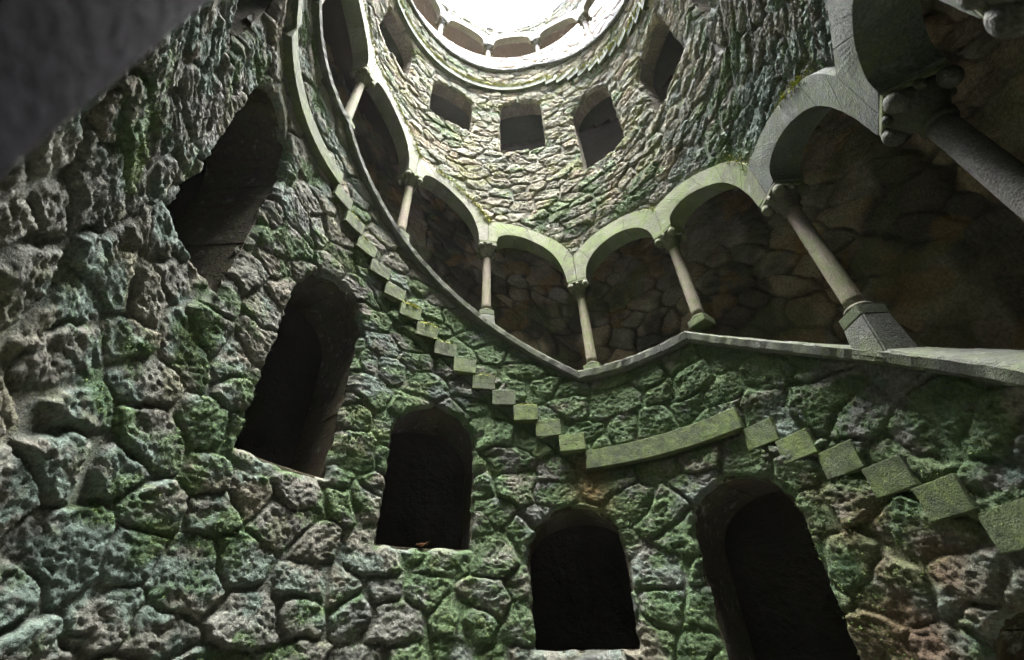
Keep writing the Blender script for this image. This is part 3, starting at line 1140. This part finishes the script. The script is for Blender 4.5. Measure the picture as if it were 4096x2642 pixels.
def gallery_rubble(p0, p1, rel0, rel1, label):
    h = .021
    ph = np.arange(p0, p1, h / RO)
    vv = np.arange(rel0 * R, rel1 * R, h)
    PH, VV = np.meshgrid(ph, vv)
    PH, VV = PH.ravel(), VV.ravel()
    ZZ = SLAB_TOP(PH) * R + VV
    P3 = np.stack([RO * np.sin(PH), RO * np.cos(PH), ZZ], 1)
    U = PH * RO + 0.0
    wu = U + .05 * vnoise(P3 * 3, 301) + .02 * vnoise(P3 * 9, 302)
    wv = VV + .05 * vnoise(P3 * 3, 303) + .02 * vnoise(P3 * 9, 304)
    ID, E, DU, DV = layout(wu * .75, wv, .27, .30, 31, 2.1)
    def sr(k):
        q = (ID.astype(np.uint32) + np.uint32(k * 7919)) * np.uint32(2246822519)
        q = (q ^ (q >> np.uint32(15))) * np.uint32(3266489917)
        return ((q ^ (q >> np.uint32(13))) & np.uint32(0xFFFF)).astype(np.float32) / 65535
    plaster = smooth01((fbm(P3, 1.1, 4, 311) - .05) / .5) * smooth01((PH + .9) / 1.0)
    jw = .010 + .006 * vnoise(P3 * 3, 305)
    prof = smooth01((E - jw) / .018) * (1 - .72 * plaster)
    d = prof * (.026 + .04 * sr(1)) + prof * ((sr(2) - .5) * .12 * DU + (sr(3) - .5) * .14 * DV)
    d = d + .014 * fbm(P3, 6, 4, 321) - .014 * np.abs(vnoise(P3 * 19, 322)) + .022 * plaster
    rr = RO + .01 - d
    X = np.stack([rr * np.sin(PH), rr * np.cos(PH), ZZ + Z0], 1)
    pal = np.array([(.17, .145, .11), (.27, .205, .135), (.20, .18, .145), (.31, .215, .125), (.15, .135, .11), (.24, .185, .125), (.22, .20, .165)])
    k = sr(5) * 6
    col = np.stack([np.interp(k, np.arange(7), pal[:, c]) for c in range(3)], 1)
    joint = 1 - smooth01((E - jw * .8) / .012)
    def lerp(a, b, t): return a + (np.asarray(b) - a) * t[:, None]
    col = lerp(col, (.065, .052, .04), joint * .85)
    col = lerp(col, (.20, .175, .13), plaster * (.55 + .25 * joint))
    col = col * (1 + .40 * fbm(P3, 4, 4, 331))[:, None]
    col = lerp(col, (.045, .04, .032), .8 * smooth01((fbm(P3 * np.array([1, 1, .45]), 1.6, 4, 333) - .08) / .4))
    col = lerp(col, (.27, .16, .06), .45 * smooth01((fbm(P3, 2.1, 4, 335) - .3) / .35))
    col = lerp(col, (.11, .13, .06), .5 * smooth01((fbm(P3, 1.9, 4, 337) - .2) / .4))
    col = np.clip(col * 2.1, .02, .6)
    nt_, nz = len(ph), len(vv)
    idx = np.arange(nt_ * nz).reshape(nz, nt_)
    Q = np.stack([idx[:-1, :-1], idx[:-1, 1:], idx[1:, 1:], idx[1:, :-1]], -1).reshape(-1, 4)[:, ::-1]
    same = (ID[Q] == ID[Q[:, :1]]).all(1)
    stone = same & (E[Q].mean(1) > jw[Q[:, 0]] * .6)
    def sub(sel, name):
        vi, inv = np.unique(Q[sel], return_inverse=True)
        return np_mesh(name, X[vi], inv.reshape(-1, 4), {"tint": col[vi]})
    wall = put("gallery_back_wall", sub(np.flatnonzero(~stone), "joint_bed"), M_RUB)
    tag(wall, label, "wall", kind="thing")
    si = np.flatnonzero(stone)
    f = ID[Q[si, 0]]
    o_ = np.argsort(f, kind='stable')
    si, f = si[o_], f[o_]
    ids, st = np.unique(f, return_index=True)
    en = np.append(st[1:], len(f))
    big = set(np.argsort(-(en - st))[:300].tolist())
    rest = [si[st[k]:en[k]] for k in range(len(ids)) if k not in big]
    for k in big:
        put("stone", sub(si[st[k]:en[k]], "stone"), M_RUB, wall)
    if rest:
        put("rubble_remainder", sub(np.concatenate(rest), "rubble"), M_RUB, wall)["kind"] = "stuff"
gallery_rubble(-2.1, 2.62, .05, 2.02, "dark stained rubble wall at the back of the lower arcade gallery")
back_wall(-TAU - 1.45, -TAU + 1.65, .05, 2.7, .40, .30, "warm tan crazy-paved stone wall behind the topmost arcade", 4, M_BACK2)
# plain outer skin behind everything: shade put into the lower colour, lighter above
for zlo, zhi, mt_ in ((-1.3, 2.75, M_SHADED), (2.75, 8.5, M_SKIN)):  # upper skin carried on past the rim, added height to block sky light
    V, nn = [], 96
    for k in range(nn):
        for z in (zlo, zhi):
            V.append(cyl(TAU * k / nn, RO + .10, z))
    F = [(2 * k, 2 * ((k + 1) % nn), 2 * ((k + 1) % nn) + 1, 2 * k + 1) for k in range(nn)]
    tag(put("gallery_outer_wall", py_mesh("skin", V, F, True), mt_), kind="structure")

# ------------------------------------------------------------------ ground: well floor below, earth round the mouth, raised above the rim to cut sky light
V = [(0, 0, 0)] + [cyl(TAU * k / 64, RO + .12, -1.3) for k in range(64)]
tag(put("well_floor", py_mesh("well_floor", V, [(0, 1 + (k + 1) % 64, 1 + k) for k in range(64)]), M_FLOOR), kind="structure")
V, F = [], []
for r in (RO + .08, RO + .5, 6, 12, 200):
    for k in range(64):
        V.append(cyl(TAU * k / 64, r, 8.5))
for j in range(4):
    for k in range(64):
        F.append((j * 64 + k, j * 64 + (k + 1) % 64, (j + 1) * 64 + (k + 1) % 64, (j + 1) * 64 + k))
tag(put("ground", py_mesh("ground", V, F), M_EARTH), kind="structure")

# ------------------------------------------------------------------ moss tufts on ledges and arch backs
def tufts(name, pts, label, per, length, spread, seed):
    """pts: list of (angle, radius, height R); small drooping blades round them"""
    rg = np.random.default_rng(seed)
    V, F = [], []
    for (p, r, z) in pts:
        for _ in range(per):
            pp = p + rg.normal(0, spread) / R
            b = np.array(cyl(pp, r + rg.uniform(-.02, .02), z)) + np.array([0, 0, rg.normal(0, spread * .35)])
            er = np.array([math.sin(pp), math.cos(pp), 0]); et = np.array([math.cos(pp), -math.sin(pp), 0])
            d = -er * rg.uniform(.2, 1) + et * rg.normal(0, .5) + np.array([0, 0, rg.uniform(-1.0, .5)])
            d = d / np.linalg.norm(d) * length * rg.uniform(.4, 1.2)
            wv = et * length * .16 + np.array([0, 0, rg.normal(0, .1)]) * length
            k = len(V)
            mid = b + d * .55 + np.array([0, 0, length * .08])
            V += [b - wv, b + wv, mid + wv * .8, mid - wv * .8, b + d + np.array([0, 0, -length * .25])]
            F += [(k, k + 1, k + 2, k + 3), (k + 3, k + 2, k + 4)]
    o = put(name, py_mesh(name, V, F), M_MOSS)
    tag(o, label, "moss", kind="stuff")
def along(cur, lo, hi, n, r, jz=.01):
    O = cur[1]
    P = resample(O, 200)
    out = []
    for k in range(n):
        i = int((lo + (hi - lo) * random.random()) * 199)
        out.append((P[i, 0], r, P[i, 1] + random.uniform(-jz, jz)))
    return out
bay = {k: CURV[k] for k in range(len(CURV))}
pts = along(bay[0], .05, 1, 60, R - .03) + along(bay[1], .1, 1, 90, R - .03) + along(bay[2], .2, 1, 110, R - .035, .02)
tufts("moss_fringe", pts, "yellow-green moss hanging over the backs of the left-hand arches", 9, .035, .03, 5)
pts = along(bay[5], .75, 1, 14, R - .03) + along(bay[6], .35, .75, 30, R - .03) + along(bay[4], .8, 1, 8, R - .03)
tufts("moss_fringe", pts, "thin moss along the tops of the right-hand grey arches", 8, .03, .025, 6)
pts = [(random.uniform(-1.5, .42), R - .03, 4.69 + random.uniform(-.012, .02)) for _ in range(420)]
pts += [(.39 + (j + random.random()) * .112, R - .03, 4.69 - (j + 1) * .0846 + .003) for j in range(11) for _ in range(12)]
tufts("moss_fringe", pts, "bright yellow moss along the highest ledge under the pale parapet", 9, .045, .04, 7)
pts = [(.2864 - 9 * DTH + random.uniform(.01, .11), R - .03, .7673 + 9 * DZ + .004) for _ in range(16)]
pts += [(.2864 - 8 * DTH + random.uniform(.01, .11), R - .03, .7673 + 8 * DZ + .004) for _ in range(8)]
pts += [(.2864 - i * DTH + random.uniform(.0, .11), R - .03, .7673 + i * DZ + .004) for i in (3, 5, 7, 12, 13) for _ in range(4)]
tufts("moss_fringe", pts, "small green moss cushions on the zigzag step ends", 9, .028, .02, 8)

# ------------------------------------------------------------------ fine moss cushions on the green stones
def moss_cushions(n, seed):
    rg = np.random.default_rng(seed)
    X, N, G = MOSSY
    pick = rg.choice(len(X), size=min(n, len(X)), replace=False, p=G / G.sum())
    B = 5
    base = np.repeat(X[pick], B, 0)
    nr = np.repeat(N[pick], B, 0)
    base = base + rg.normal(0, .007, base.shape)
    d = nr * rg.uniform(.3, 1, (len(base), 1)) + rg.normal(0, .55, base.shape) + np.array([0, 0, .15])
    d /= np.linalg.norm(d, axis=1)[:, None]
    L = rg.uniform(.005, .014, (len(base), 1))
    sd = np.cross(d, rg.normal(0, 1, base.shape)); sd /= np.linalg.norm(sd, axis=1)[:, None]
    V = np.stack([base - sd * .0035, base + sd * .0035, base + d * L], 1).reshape(-1, 3)
    o = put("moss_cushions", np_mesh("moss_cushions", V, np.arange(len(V)).reshape(-1, 3), None, False), M_MOSS2)
    tag(o, "short dark green moss growing over the stones of the shaft wall", "moss", kind="stuff")
moss_cushions(8000, 3)

# ------------------------------------------------------------------ the curled dry leaf on a sill
def dry_leaf():
    V, F, n = [], [], 9
    th0, z0 = -.455, .362
    for i in range(n):
        t = i / (n - 1)
        w_ = .024 * math.sin(math.pi * (t * .92 + .04)) + .001
        for k, sgn in enumerate((-1, -.5, 0, .5, 1)):
            x = (t - .5) * .085
            y = sgn * w_
            z = .012 + .030 * (t - .4) ** 2 * 3 + .9 * abs(sgn) ** 1.6 * w_ * .8 + .004 * math.sin(9 * t + sgn * 2)
            p = th0 + x / R
            V.append(cyl(p, R + .035 + y, z0 + z / R))
    for i in range(n - 1):
        for k in range(4):
            F.append((i * 5 + k, i * 5 + k + 1, (i + 1) * 5 + k + 1, (i + 1) * 5 + k))
    t = thing("dry_leaf", "small curled brown dead leaf lying on the sill of the middle arched opening", "leaf")
    o = put("blade", py_mesh("blade", V, F, True), M_LEAF, t)
    md = o.modifiers.new("thick", 'SOLIDIFY'); md.thickness = .0015
    st = [cyl(th0 + (.0425 + .022 * k / 4) / R, R + .035, z0 + (.02 + .012 * k) / R) for k in range(4)]
    V, F = [], []
    for p in st:
        for a in range(5):
            V.append((p[0], p[1] + .0016 * math.cos(a * TAU / 5), p[2] + .0016 * math.sin(a * TAU / 5)))
    for j in range(3):
        for a in range(5):
            F.append((j * 5 + a, j * 5 + (a + 1) % 5, j * 5 + 5 + (a + 1) % 5, j * 5 + 5 + a))
    put("stalk", py_mesh("stalk", V, F, True), M_LEAF, t)
dry_leaf()

# ------------------------------------------------------------------ the misty air of the shaft
hz = 9.0
V = [(x * hz, y * hz, z) for z in (-1.0, 8.5 * R + Z0 + 0.5) for x, y in ((-1, -1), (1, -1), (1, 1), (-1, 1))]
F = [(3, 2, 1, 0), (4, 5, 6, 7), (0, 1, 5, 4), (1, 2, 6, 5), (2, 3, 7, 6), (3, 0, 4, 7)]
mh = bpy.data.materials.new("haze")
mh.use_nodes = True
mt = mh.node_tree
mt.nodes.clear()
pv = mt.nodes.new("ShaderNodeVolumePrincipled")
pv.inputs["Color"].default_value = (.95, .95, .92, 1)
pv.inputs["Density"].default_value = HAZE
pv.inputs["Anisotropy"].default_value = .3
om = mt.nodes.new("ShaderNodeOutputMaterial")
mt.links.new(pv.outputs[0], om.inputs["Volume"])
tag(put("haze", py_mesh("haze", V, F), mh), kind="stuff")
